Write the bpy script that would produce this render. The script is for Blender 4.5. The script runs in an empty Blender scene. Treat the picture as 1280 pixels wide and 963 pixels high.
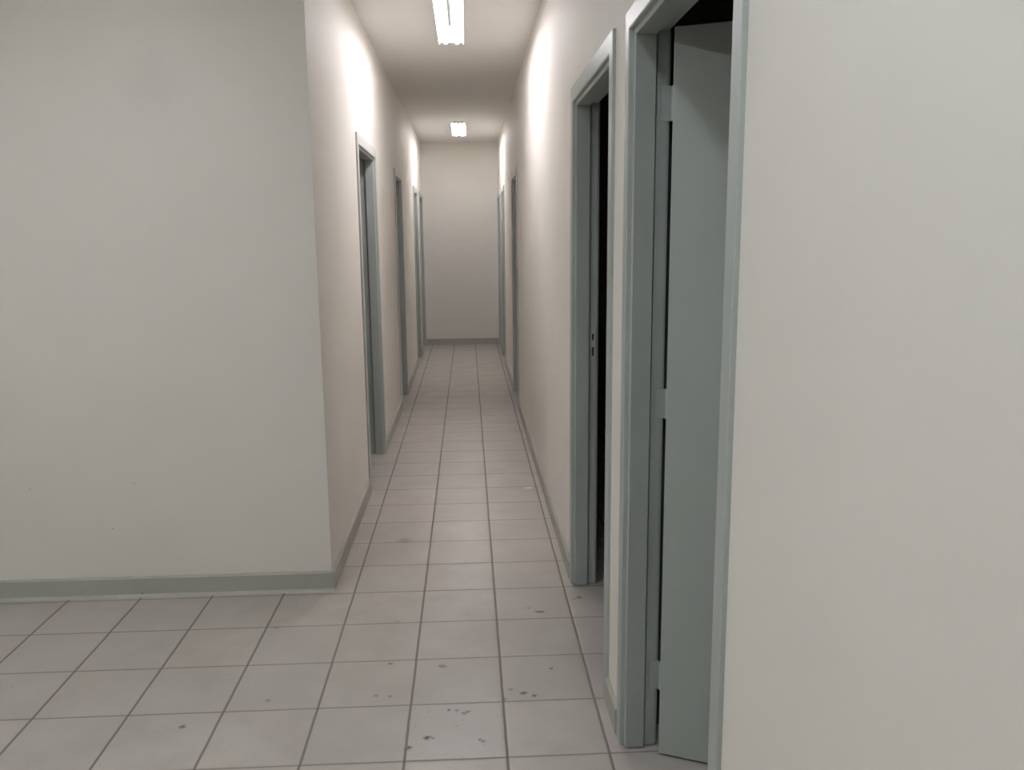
import bpy, bmesh, math
from mathutils import Matrix, Vector
T = 0.312                      # one floor tile with its joint, in metres; the plan below is in tiles
COL = bpy.context.scene.collection
XL, XR = -0.33, 3.15           # faces of the corridor walls
YF = 4.17                      # face of the lobby wall beside the corridor mouth
YE = 32.28                     # end wall
ZC = 9.217                     # ceiling
TH = 0.34                      # wall thickness
XW, YB = -13.0, -15.0          # far sides of the lobby
XO_L, XO_R = -11.0, 13.0       # outer sides of the rooms off the corridor
ZH, UO = 6.68, 0.25            # clear door height, casing width

# ------------------------------------------------------------ helpers
def link(name, bm, mat, parent=None, bevel=0.0, smooth=False):
    if bevel:
        bmesh.ops.remove_doubles(bm, verts=bm.verts, dist=1e-6)
        bmesh.ops.bevel(bm, geom=list(bm.edges), offset=bevel * T, segments=2, affect='EDGES', profile=0.5, clamp_overlap=True)
    bmesh.ops.recalc_face_normals(bm, faces=bm.faces)
    me = bpy.data.meshes.new(name)
    bm.to_mesh(me); bm.free()
    if smooth:
        for p in me.polygons: p.use_smooth = True
    if mat: me.materials.append(mat)
    o = bpy.data.objects.new(name, me); COL.objects.link(o)
    if parent: o.parent = parent
    return o

def box(bm, x0, x1, y0, y1, z0, z1):
    vs = [bm.verts.new((x * T, y * T, z * T)) for x in (x0, x1) for y in (y0, y1) for z in (z0, z1)]
    for f in ((0, 1, 3, 2), (4, 6, 7, 5), (0, 4, 5, 1), (2, 3, 7, 6), (0, 2, 6, 4), (1, 5, 7, 3)):
        bm.faces.new([vs[i] for i in f])

def cyl(bm, p0, p1, r, n=16):
    p0 = Vector(p0) * T; p1 = Vector(p1) * T
    ax = (p1 - p0).normalized(); a = ax.orthogonal().normalized(); b = ax.cross(a)
    rings = [[bm.verts.new(p + (a * math.cos(t) + b * math.sin(t)) * r * T) for t in (2 * math.pi * k / n for k in range(n))] for p in (p0, p1)]
    for k in range(n):
        bm.faces.new((rings[0][k], rings[0][(k + 1) % n], rings[1][(k + 1) % n], rings[1][k]))
    bm.faces.new(rings[0][::-1]); bm.faces.new(rings[1])

def prism(bm, poly, axis, a0, a1):
    """poly: points in the two other axes; extruded along axis from a0 to a1"""
    def P(u, v, w):
        return {'x': (w, u, v), 'y': (u, w, v), 'z': (u, v, w)}[axis]
    r = [[bm.verts.new(Vector(P(u, v, w)) * T) for u, v in poly] for w in (a0, a1)]
    n = len(poly)
    for k in range(n):
        bm.faces.new((r[0][k], r[0][(k + 1) % n], r[1][(k + 1) % n], r[1][k]))
    bm.faces.new(r[0][::-1]); bm.faces.new(r[1])

def empty(name, loc):
    o = bpy.data.objects.new(name, None); COL.objects.link(o)
    o.location = Vector(loc) * T; o.empty_display_size = 0.1
    return o

def place(o, root):            # meshes are modelled in world coordinates; keep them there under their root
    o.parent = root; o.matrix_parent_inverse = Matrix.Translation(-root.location)
    return o

def structure(o, label=None):
    o['kind'] = 'structure'
    if label: o['label'] = label
    return o

# ------------------------------------------------------------ materials
class N:
    def __init__(s, name):
        s.m = bpy.data.materials.new(name); s.m.use_nodes = True
        s.t = s.m.node_tree; s.t.nodes.clear()
        s.out = s.t.nodes.new('ShaderNodeOutputMaterial')
        s.b = s.t.nodes.new('ShaderNodeBsdfPrincipled')
        s.l(s.b.outputs[0], s.out.inputs[0])
    def l(s, a, b): s.t.links.new(a, b)
    def set(s, sock, v):
        if hasattr(v, 'is_output'): s.l(v, sock)
        else: sock.default_value = v
    def math(s, op, a, b=0.0, c=0.0, clamp=False):
        n = s.t.nodes.new('ShaderNodeMath'); n.operation = op; n.use_clamp = clamp
        for i, v in enumerate((a, b, c)): s.set(n.inputs[i], v)
        return n.outputs[0]
    def step(s, v, a, b, c=0.0, d=1.0):
        n = s.t.nodes.new('ShaderNodeMapRange'); n.interpolation_type = 'SMOOTHSTEP'
        for i, x in enumerate((v, a, b, c, d)): s.set(n.inputs[i], x)
        return n.outputs[0]
    def mix(s, f, a, b):
        n = s.t.nodes.new('ShaderNodeMix'); n.data_type = 'RGBA'
        s.set(n.inputs[0], f); s.set(n.inputs[6], a); s.set(n.inputs[7], b)
        return n.outputs[2]
    def noise(s, vec, scale, detail=2.0, rough=0.5):
        n = s.t.nodes.new('ShaderNodeTexNoise'); s.l(vec, n.inputs['Vector'])
        n.inputs['Scale'].default_value = scale; n.inputs['Detail'].default_value = detail; n.inputs['Roughness'].default_value = rough
        return n.outputs[0]
    def coord(s, kind='Object'):
        return s.t.nodes.new('ShaderNodeTexCoord').outputs[kind]
    def bump(s, h, strength, dist):
        n = s.t.nodes.new('ShaderNodeBump'); n.inputs['Strength'].default_value = strength; n.inputs['Distance'].default_value = dist
        s.l(h, n.inputs['Height']); s.l(n.outputs[0], s.b.inputs['Normal'])
    def vdist(s, vec, p):
        n = s.t.nodes.new('ShaderNodeVectorMath'); n.operation = 'DISTANCE'
        s.l(vec, n.inputs[0]); n.inputs[1].default_value = p
        return n.outputs['Value']

def rgba(c): return (c[0], c[1], c[2], 1.0)

def painted(name, col, rough, scale=6.0, var=0.03, bump=0.0, marks=()):
    n = N(name); v = n.coord()
    f = n.step(n.noise(v, scale / 4, 3), 0.35, 0.65)
    c = n.mix(f, rgba([x * (1 - var) for x in col]), rgba([min(1, x * (1 + var)) for x in col]))
    for p, r, dark, soft in marks:
        w = n.noise(v, 2.5 / (r * T), 2)
        d = n.math('ADD', n.math('DIVIDE', n.vdist(v, Vector(p) * T), r * T), n.math('MULTIPLY', n.math('SUBTRACT', w, 0.5), 0.9))
        k = n.math('MULTIPLY', n.step(d, 1 - soft, 1, 1, 0), dark)
        c = n.mix(k, c, rgba((col[0] * .3, col[1] * .28, col[2] * .27)))
    n.set(n.b.inputs['Base Color'], c)
    n.b.inputs['Roughness'].default_value = rough
    if bump: n.bump(n.noise(v, 90, 3), bump, 0.002)
    return n.m

BT0 = 0.045
WALL_COL = (0.82, 0.787, 0.735)
M_wall = painted('wall_paint', WALL_COL, 0.62, 4, 0.02, 0.12)
M_wall_front = painted('lobby_wall_paint', WALL_COL, 0.62, 4, 0.02, 0.12, marks=(
    ((-2.31, YF, 7.02), 0.55, 0.07, 0.9), ((-3.35, YF, 1.0), 0.018, 0.45, 0.6),
    ((-4.42, YF, 1.6), 0.022, 0.3, 0.6), ((-3.0, YF, 1.65), 0.02, 0.3, 0.6)))
M_ceil = painted('ceiling_paint', (0.84, 0.82, 0.79), 0.75, 3, 0.015, 0.08)
M_frame = painted('grey_green_enamel', (0.408, 0.443, 0.424), 0.38, 8, 0.02, 0.05)
M_casing = painted('pale_casing_enamel', (0.58, 0.57, 0.545), 0.42, 8, 0.02, 0.05)
M_leaf = painted('door_enamel', (0.425, 0.468, 0.44), 0.45, 3, 0.025, 0.04)
M_base = painted('baseboard_enamel', (0.435, 0.43, 0.395), 0.5, 10, 0.04, 0.08, marks=(((-3.0, YF - BT0, .02), .035, .85, .5),))
M_caulk = painted('caulk', (0.50, 0.49, 0.46), 0.7, 12, 0.05)
M_dark = painted('dark_hollow', (0.02, 0.02, 0.02), 0.8)
M_white = painted('white_enamel', (0.82, 0.82, 0.80), 0.4)
M_metal = painted('aluminium', (0.55, 0.55, 0.56), 0.45)

def lamp(name, col, strength):
    n = N(name)
    n.b.inputs['Base Color'].default_value = (1, 1, 1, 1)
    n.b.inputs['Emission Color'].default_value = rgba(col)
    n.b.inputs['Emission Strength'].default_value = strength
    return n.m
M_tube_hall = lamp('corridor_tube_glow', (1.0, 0.97, 1.02), 41.5)
M_tube_lobby = lamp('lobby_tube_glow', (0.90, 0.985, 1.04), 34.5)
M_tube_left = lamp('lobby_left_tube_glow', (0.92, 0.985, 1.02), 58.0)
M_tube_far = lamp('far_tube_glow', (1.0, 0.97, 0.99), 43.0)

def floor_material():
    n = N('ceramic_floor_tiles'); v = n.coord()
    vm = n.t.nodes.new('ShaderNodeVectorMath'); vm.operation = 'SCALE'; n.l(v, vm.inputs[0]); vm.inputs['Scale'].default_value = 1 / T
    s = n.t.nodes.new('ShaderNodeSeparateXYZ'); n.l(vm.outputs[0], s.inputs[0])
    wob = n.math('MULTIPLY', n.math('SUBTRACT', n.noise(vm.outputs[0], 2.2, 2), 0.5), 0.012)
    def joint(a):
        a = n.math('ADD', a, wob)
        fr = n.math('FRACT', n.math('ADD', a, 100.5))
        return n.math('ABSOLUTE', n.math('SUBTRACT', fr, 0.5))
    jx, jy = joint(s.outputs[0]), joint(s.outputs[1])
    mx = n.step(jx, 0.010, 0.018, 1, 0); my = n.step(jy, 0.009, 0.017, 1, 0)
    fx, fy = n.math('FLOOR', s.outputs[0]), n.math('FLOOR', s.outputs[1])
    cb = n.t.nodes.new('ShaderNodeCombineXYZ'); n.l(fx, cb.inputs[0]); n.l(fy, cb.inputs[1])
    wn = n.t.nodes.new('ShaderNodeTexWhiteNoise'); n.l(cb.outputs[0], wn.inputs['Vector'])
    mott = n.step(n.noise(vm.outputs[0], 1.3, 5, .6), 0.3, 0.7)
    fine = n.noise(vm.outputs[0], 26, 3, .6)
    c = n.mix(mott, rgba((0.455, 0.41, 0.38)), rgba((0.54, 0.497, 0.462)))
    c = n.mix(n.math('MULTIPLY', wn.outputs['Value'], 0.5), c, rgba((0.46, 0.435, 0.405)))
    # the one tile of a cooler batch, and the dust on it
    odd = n.math('MULTIPLY', n.math('COMPARE', fx, 1.0, 0.1), n.math('COMPARE', fy, 0.0, 0.1))
    c = n.mix(n.math('MULTIPLY', odd, 0.5), c, rgba((0.51, 0.497, 0.465)))
    c = n.mix(n.step(fine, 0.60, 0.75, 0, 0.22), c, rgba((0.36, 0.325, 0.30)))
    # dirt specks everywhere, thin
    sp = n.noise(vm.outputs[0], 11, 2, .5)
    c = n.mix(n.math('MULTIPLY', n.step(sp, 0.735, 0.77), 0.5), c, rgba((0.17, 0.15, 0.135)))
    spo = n.math('MULTIPLY', n.step(n.noise(vm.outputs[0], 17, 2, .5), 0.64, 0.70), odd)
    c = n.mix(n.math('MULTIPLY', spo, 0.28), c, rgba((0.20, 0.19, 0.18)))
    pert = n.math('MULTIPLY', n.math('SUBTRACT', n.noise(vm.outputs[0], 70, 3, .7), 0.5), 5.0)
    for (x, y, r, k) in ((1.03, .223, .03, .9), (1.005, .195, .025, .8), (1.197, .375, .032, 1), (1.225, .395, .022, .7), (1.261, .37, .018, .8), (1.769, .281, .025, .6),
                         (1.738, .311, .02, .6), (2.221, 1.158, .03, .8), (2.25, 1.17, .03, .6), (2.349, 1.099, .028, .9), (2.558, 3.208, .035, .8), (2.612, 3.204, .035, .8),
                         (3.178, 3.626, .04, .8), (3.104, 3.578, .03, .5), (1.307, 1.826, .04, .6), (1.35, 1.81, .03, .4), (.697, 1.926, .03, .7), (.762, 1.192, .025, .6),
                         (.554, 6.083, .12, .35), (2.592, 1.679, .025, .8), (-1.35, .746, .035, .8), (-.575, 1.201, .035, .5), (1.412, .875, .02, .8), (1.575, .802, .03, .6),
                         (1.62, .83, .025, .6), (1.50, .86, .025, .5), (-.869, 2.979, .04, .4), (.601, 1.219, .03, .5), (2.10, 1.25, .03, .4), (2.44, 3.33, .03, .4), (.69, 3.05, .03, .3), (2.02, 1.05, .03, .5)):
        d = n.math('ADD', n.math('DIVIDE', n.vdist(vm.outputs[0], (x, y, 0)), r), pert)
        c = n.mix(n.step(d, 0.6, 1.1, k, 0), c, rgba((0.05, 0.044, 0.04)))
    d = n.math('ADD', n.math('DIVIDE', n.vdist(vm.outputs[0], (2.85, 8.92, 0)), .10), n.math('MULTIPLY', pert, .4))
    c = n.mix(n.step(d, 0.6, 1.0, .8, 0), c, rgba((0.72, 0.70, 0.66)))
    c = n.mix(n.math('MULTIPLY', my, 0.85), c, rgba((0.26, 0.225, 0.20)))
    c = n.mix(n.math('MULTIPLY', mx, 0.9), c, rgba((0.185, 0.155, 0.14)))
    n.set(n.b.inputs['Base Color'], c)
    j = n.math('MAXIMUM', mx, my)
    n.set(n.b.inputs['Roughness'], n.math('ADD', n.math('MULTIPLY', fine, 0.18), n.math('MULTIPLY_ADD', j, 0.3, 0.25)))
    n.b.inputs['Specular IOR Level'].default_value = 0.5
    edge = n.math('MINIMUM', n.step(jx, 0.0, 0.04), n.step(jy, 0.0, 0.04))
    pil = n.math('MULTIPLY', n.math('MINIMUM', n.step(jx, 0.0, 0.5), n.step(jy, 0.0, 0.5)), 0.5)
    h = n.math('ADD', n.math('ADD', edge, pil), n.math('MULTIPLY', n.noise(vm.outputs[0], 12, 3), 0.25))
    n.bump(h, 0.5, 0.0015)
    return n.m
M_floor = floor_material()
M_room_shade = painted('side_room_shade', (0.11, 0.108, 0.10), 0.85, 4, 0.12, 0.3)  # side-room darkness put into the surface colour so doorways read black

# ------------------------------------------------------------ openings: (y0, y1) of the clear opening
R_DOORS = [(-2.77, 0.06), (1.20, 4.02), (17.25, 19.57), (25.90, 27.92), (29.40, 31.93)]
L_DOORS = [(9.10, 11.90), (17.40, 19.43), (25.95, 27.98), (29.58, 31.96)]

# ------------------------------------------------------------ shell
bm = bmesh.new(); box(bm, XW - TH, XO_R + TH, YB - TH, YE + TH, -0.4, 0.0)
structure(link('floor', bm, M_floor), 'square greyish beige ceramic floor tiles with dark joints')
bm = bmesh.new(); box(bm, XW - TH, XO_R + TH, YB - TH, YE + TH, ZC, ZC + 0.4)
structure(link('ceiling', bm, M_ceil), 'plain white painted ceiling')

HOLE = 0.045                   # the frame sits in a slightly larger hole
def long_wall(bm, x0, x1, y0, y1, holes):
    y = y0
    for a, b in holes:
        box(bm, x0, x1, y, a - HOLE * 2, 0, ZC)
        box(bm, x0, x1, a - HOLE * 2, b + HOLE * 2, ZH + HOLE * 2, ZC)
        y = b + HOLE * 2
    box(bm, x0, x1, y, y1, 0, ZC)
bm = bmesh.new(); long_wall(bm, XR, XR + TH, YB, YE, R_DOORS)
structure(link('wall_right', bm, M_wall), 'off-white wall on the right pierced by doorways')
bm = bmesh.new(); long_wall(bm, XL - TH, XL, YF + TH, YE, L_DOORS)
structure(link('wall_left', bm, M_wall), 'off-white left wall of the corridor pierced by doorways')
bm = bmesh.new(); box(bm, XW, XL, YF, YF + TH, 0, ZC)
structure(link('wall_front', bm, M_wall_front), 'plain off-white wall left of the corridor mouth')
bm = bmesh.new(); box(bm, XO_L, XO_R, YE, YE + TH, 0, ZC)
structure(link('wall_end', bm, M_wall), 'plain wall closing the far end of the corridor')
bm = bmesh.new(); box(bm, XW, XO_R, YB - TH, YB, 0, ZC)
structure(link('wall_back', bm, M_wall))
bm = bmesh.new(); box(bm, XW - TH, XW, YB, YF + TH, 0, ZC)
structure(link('wall_lobby_side', bm, M_wall))
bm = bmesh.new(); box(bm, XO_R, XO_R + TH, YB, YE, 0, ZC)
structure(link('wall_outer_right', bm, M_room_shade))
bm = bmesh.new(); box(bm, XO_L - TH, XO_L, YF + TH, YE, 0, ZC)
structure(link('wall_outer_left', bm, M_room_shade))
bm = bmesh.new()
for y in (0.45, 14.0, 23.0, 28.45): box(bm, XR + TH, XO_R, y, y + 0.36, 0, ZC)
structure(link('wall_partition_right', bm, M_room_shade))
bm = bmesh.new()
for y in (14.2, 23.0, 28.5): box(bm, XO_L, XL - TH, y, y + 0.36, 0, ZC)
structure(link('wall_partition_left', bm, M_room_shade))

# dark sheets added to room ceilings and wall backs, shade put into colour
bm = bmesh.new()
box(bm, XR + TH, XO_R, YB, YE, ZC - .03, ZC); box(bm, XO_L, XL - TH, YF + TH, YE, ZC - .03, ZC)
structure(link('ceiling_shade_side_rooms', bm, M_room_shade))
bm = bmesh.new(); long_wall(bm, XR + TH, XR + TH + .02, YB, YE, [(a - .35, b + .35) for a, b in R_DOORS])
structure(link('wall_shade_lining_right', bm, M_room_shade))
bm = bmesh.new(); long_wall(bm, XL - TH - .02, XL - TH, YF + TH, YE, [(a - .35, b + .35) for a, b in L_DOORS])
structure(link('wall_shade_lining_left', bm, M_room_shade))

# ------------------------------------------------------------ baseboards
BH, BT = 0.28, 0.045
def bb_profile(face, sgn):     # face = wall face coordinate, sgn = direction into the room
    return [(face, 0), (face + sgn * BT, 0), (face + sgn * BT, BH - .02), (face + sgn * (BT - .018), BH), (face, BH)]
def gaps(y0, y1, holes):
    y = y0
    for a, b in holes:
        yield y, a - UO; y = b + UO
    yield y, y1
bm = bmesh.new()
for a, b in gaps(YB, YE, R_DOORS):
    if b - a > .02: prism(bm, bb_profile(XR, -1), 'y', a, b)
structure(link('baseboard_right', bm, M_base), 'low grey baseboard along the right wall')
bm = bmesh.new()
for i, (a, b) in enumerate(gaps(YF, YE, L_DOORS)):
    if b - a > .02: prism(bm, bb_profile(XL, 1), 'y', a - (BT if i == 0 else 0), b)
structure(link('baseboard_left', bm, M_base), 'low grey baseboard along the left corridor wall')
bm = bmesh.new(); prism(bm, bb_profile(YF, -1), 'x', XW, XL)
structure(link('baseboard_front', bm, M_base), 'low grey baseboard under the plain lobby wall')
bm = bmesh.new(); prism(bm, bb_profile(YE, -1), 'x', XL + BT, XR - BT)
structure(link('baseboard_end', bm, M_base), 'low grey baseboard at the far end wall')
bm = bmesh.new()
prism(bm, [(YF - BT, 0), (YF - BT - .055, 0), (YF - BT - .045, .012), (YF - BT, .03)], 'x', XW, XL + BT)
structure(link('trim_1', bm, M_caulk), 'thin pale strip of grout along the foot of the lobby baseboard')

# ------------------------------------------------------------ door frames: one folded steel section swept round each opening
STOP = 0.195                   # depth where the stop ends and the rebate begins
PROFILE = [(UO, 0.02), (UO, -0.028), (UO - .007, -.034), (.062, -.034), (.05, -.026), (.046, .012), (.012, .012), (0, .02),
           (0, STOP), (.006, STOP + .003), (.075, STOP + .003), (.075, STOP + .020), (.04, STOP + .020), (.04, .312), (.076, .312), (.076, TH - .002), (.086, TH - .002)]
BACK = [(.086, .02)]
def frame(parent, face, sgn, y0, y1, uo=UO, casing=None):
    bm = bmesh.new()
    prof = PROFILE + BACK
    rows = []
    ZG = 0.014                 # the steel stops a few millimetres above the tiles
    for u, d in prof:
        if u > .2: u += uo - UO
        x = face + sgn * d
        rows.append([bm.verts.new(Vector(p) * T) for p in ((x, y0 - u, ZG), (x, y0 - u, ZH + u), (x, y1 + u, ZH + u), (x, y1 + u, ZG))])
    n = len(rows)
    for i in range(n):
        a, b = rows[i], rows[(i + 1) % n]
        for k in range(3):
            fc = bm.faces.new((a[k], a[k + 1], b[k + 1], b[k]))
            if casing and i in (1, 2): fc.material_index = 1   # the flat front face of the casing
    bm.faces.new([r[0] for r in rows]); bm.faces.new([r[3] for r in rows][::-1])
    o = place(link('door_frame', bm, M_frame), parent)
    if casing: o.data.materials.append(casing)
    return o

names = {}
def doorway(n, face, sgn, yy, label):
    root = empty('door_%d' % n, (face, sum(yy) / 2, 0))
    structure(root, label)
    f = frame(root, face, sgn, *yy, uo=.215 if n == 1 else UO, casing=M_casing if n > 2 else None)
    return root, f
doors = []
rl = ['grey-green steel door frame nearest on the right with its door ajar', 'second grey-green door frame on the right, opening onto a dark room',
      'third door frame on the right, grey and seen edge-on', 'fourth door frame on the right, far down the corridor', 'last door frame on the right beside the end wall']
ll = ['nearest grey-green door frame on the left wall of the corridor', 'second door frame on the left, grey and seen edge-on',
      'third door frame on the left, far down the corridor', 'last door frame on the left beside the end wall']
for i, yy in enumerate(R_DOORS): doors.append(doorway(i + 1, XR, 1, yy, rl[i]))
for i, yy in enumerate(L_DOORS): doors.append(doorway(i + 6, XL, -1, yy, ll[i]))

# leaf of the nearest right door, swung into its room
root, fr = doors[0]
y1 = R_DOORS[0][1]
PX, PY, ANG = 3.497, y1 - 0.01, math.radians(66)
d = Vector((math.sin(ANG), -math.cos(ANG), 0)); nrm = Vector((-math.cos(ANG), -math.sin(ANG), 0))
LEN, THK, Z0, Z1 = 2.76, 0.118, 0.022, ZH + 0.033
bm = bmesh.new()
P = Vector((PX, PY, 0)) + d * 0.02
quad = [P, P + d * LEN, P + d * LEN + nrm * THK, P + nrm * THK]
prism(bm, [(q.x, q.y) for q in quad], 'z', Z0, Z1)
leaf = place(link('door_leaf', bm, M_leaf, bevel=0.008), root)
leaf['label'] = 'grey-green flat door leaf standing ajar'
for z0, z1 in ((0.615, 0.905), (3.325, 3.6), (5.97, 6.262)):
    bm = bmesh.new()
    # plate on the jamb, bridging to the pin, and the knuckle
    box(bm, 3.40, 3.515, y1 + .030, y1 + .0395, z0, z1)
    cyl(bm, (PX + .012, PY + .030, z0), (PX + .012, PY + .030, z1), .022, 16)
    for k in (1 / 3, 2 / 3):
        zz = z0 + (z1 - z0) * k
        cyl(bm, (PX + .012, PY + .030, zz - .004), (PX + .012, PY + .030, zz + .004), .0245, 16)
    for k in (.2, .5, .8):
        cyl(bm, (3.45, y1 + .026, z0 + (z1 - z0) * k), (3.45, y1 + .034, z0 + (z1 - z0) * k), .012, 10)
    h = link('hinge', bm, M_frame); h.parent = fr
    h.matrix_parent_inverse = Matrix.Identity(4)

# strike plate with its two holes in the second right door's far jamb
root, fr = doors[1]
y1 = R_DOORS[1][1]
bm = bmesh.new()
xa, xb = XR + .225, XR + .295
def rect_with_holes(bm, x0, x1, z0, z1, holes, yA, yB):
    xs = sorted({x0, x1, *[h for q in holes for h in q[:2]]}); zs = sorted({z0, z1, *[h for q in holes for h in q[2:]]})
    for i in range(len(xs) - 1):
        for j in range(len(zs) - 1):
            cx, cz = (xs[i] + xs[i + 1]) / 2, (zs[j] + zs[j + 1]) / 2
            if any(h[0] < cx < h[1] and h[2] < cz < h[3] for h in holes): continue
            box(bm, xs[i], xs[i + 1], yA, yB, zs[j], zs[j + 1])
HOLES = [(XR + .245, XR + .272, 3.575, 3.66), (XR + .245, XR + .272, 3.355, 3.475)]
rect_with_holes(bm, xa, xb, 3.27, 3.75, HOLES, y1 + .030, y1 + .0395)
sp = link('strike_plate', bm, M_frame); sp.parent = fr
for i, hh in enumerate(HOLES):
    bm = bmesh.new(); box(bm, hh[0], hh[1], y1 + .036, y1 + .0393, hh[2], hh[3])
    lh = link('latch_hole', bm, M_dark); lh.parent = sp

# ------------------------------------------------------------ ceiling lights
def light(xc, y0, y1, tube_mat, label, group):
    root = empty('ceiling_light', (xc, (y0 + y1) / 2, ZC))
    root['label'] = label; root['category'] = 'light'; root['group'] = group
    zb = ZC - .125
    bm = bmesh.new()
    # folded sheet housing: a shallow trough with splayed wings
    w, wi, t = .27, .20, .008
    prof = [(xc - w, zb), (xc - w, zb + .02), (xc - wi, ZC), (xc + wi, ZC), (xc + w, zb + .02), (xc + w, zb),
            (xc + w - t, zb), (xc + w - t * 1.5, zb + .016), (xc + wi - t, ZC - .012), (xc - wi + t, ZC - .012), (xc - w + t * 1.5, zb + .016), (xc - w + t, zb)]
    prism(bm, prof, 'y', y0, y1)
    place(link('housing', bm, M_white), root)
    for xx in (-.125, .125):
        bm = bmesh.new(); cyl(bm, (xc + xx, y0 + .022, zb + .055), (xc + xx, y1 - .022, zb + .055), .043, 16)
        place(link('fluorescent_tube', bm, tube_mat, smooth=False), root)
        for ya, yb in ((y0 + .002, y0 + .022), (y1 - .022, y1 - .002)):
            bm = bmesh.new(); box(bm, xc + xx - .04, xc + xx + .04, ya, yb, zb + .025, ZC - .012)
            place(link('lamp_holder', bm, M_white, bevel=.006), root)
    for ya, yb in ((y0, y0 + .006), (y1 - .006, y1)):
        bm = bmesh.new(); box(bm, xc - .215, xc + .215, ya, yb, zb + .05, ZC - .012)
        place(link('end_plate', bm, M_white), root)
    bm = bmesh.new(); box(bm, xc - .036, xc + .036, y0 + .01, y0 + (y1 - y0) * .56, zb - .004, ZC - .012)
    place(link('ballast_cover', bm, M_white, bevel=.006), root)
    return root
G = 'twin-tube fluorescent fittings along the ceiling'
light(1.44, 8.1, 11.87, M_tube_hall, 'nearer glowing twin-tube fluorescent light on the corridor ceiling, cut by the top of the photo', G)
light(1.45, 25.1, 28.8, M_tube_far, 'small far glowing fluorescent light on the corridor ceiling near the end wall', G)
light(1.44, -8.9, -4.85, M_tube_lobby, 'fluorescent light on the lobby ceiling straight above the viewer', G)
light(-4.3, -4.0, 0.05, M_tube_left, 'fluorescent light on the lobby ceiling left of the viewer', G)

# ------------------------------------------------------------ world, camera, colour
w = bpy.data.worlds.new('world'); bpy.context.scene.world = w; w.use_nodes = True
w.node_tree.nodes['Background'].inputs[0].default_value = (0, 0, 0, 1)
f, rx, ry, rz, cx, cy, ch = 1056.687, 1.39685042, -9.63717381e-03, -5.05944790e-02, 1.70119863, -7.46973243, 4.99284135
cam = bpy.data.cameras.new('camera'); co = bpy.data.objects.new('camera', cam); COL.objects.link(co)
cam.sensor_width = 36; cam.lens = f / 1280 * 36; cam.clip_start = 0.02
co.matrix_world = Matrix.Translation(Vector((cx, cy, ch)) * T) @ Matrix.Rotation(rz, 4, 'Z') @ Matrix.Rotation(rx, 4, 'X') @ Matrix.Rotation(ry, 4, 'Z')
sc = bpy.context.scene; sc.camera = co
sc.view_settings.view_transform = 'Standard'; sc.view_settings.look = 'None'
sc.view_settings.gamma = 1; sc.view_settings.use_curve_mapping = False; sc.view_settings.exposure = 0.69
sc.render.engine = 'CYCLES'
sc.cycles.use_denoising = True
sc.cycles.max_bounces = 14; sc.cycles.diffuse_bounces = 10; sc.cycles.glossy_bounces = 4
sc.cycles.sample_clamp_indirect = 6
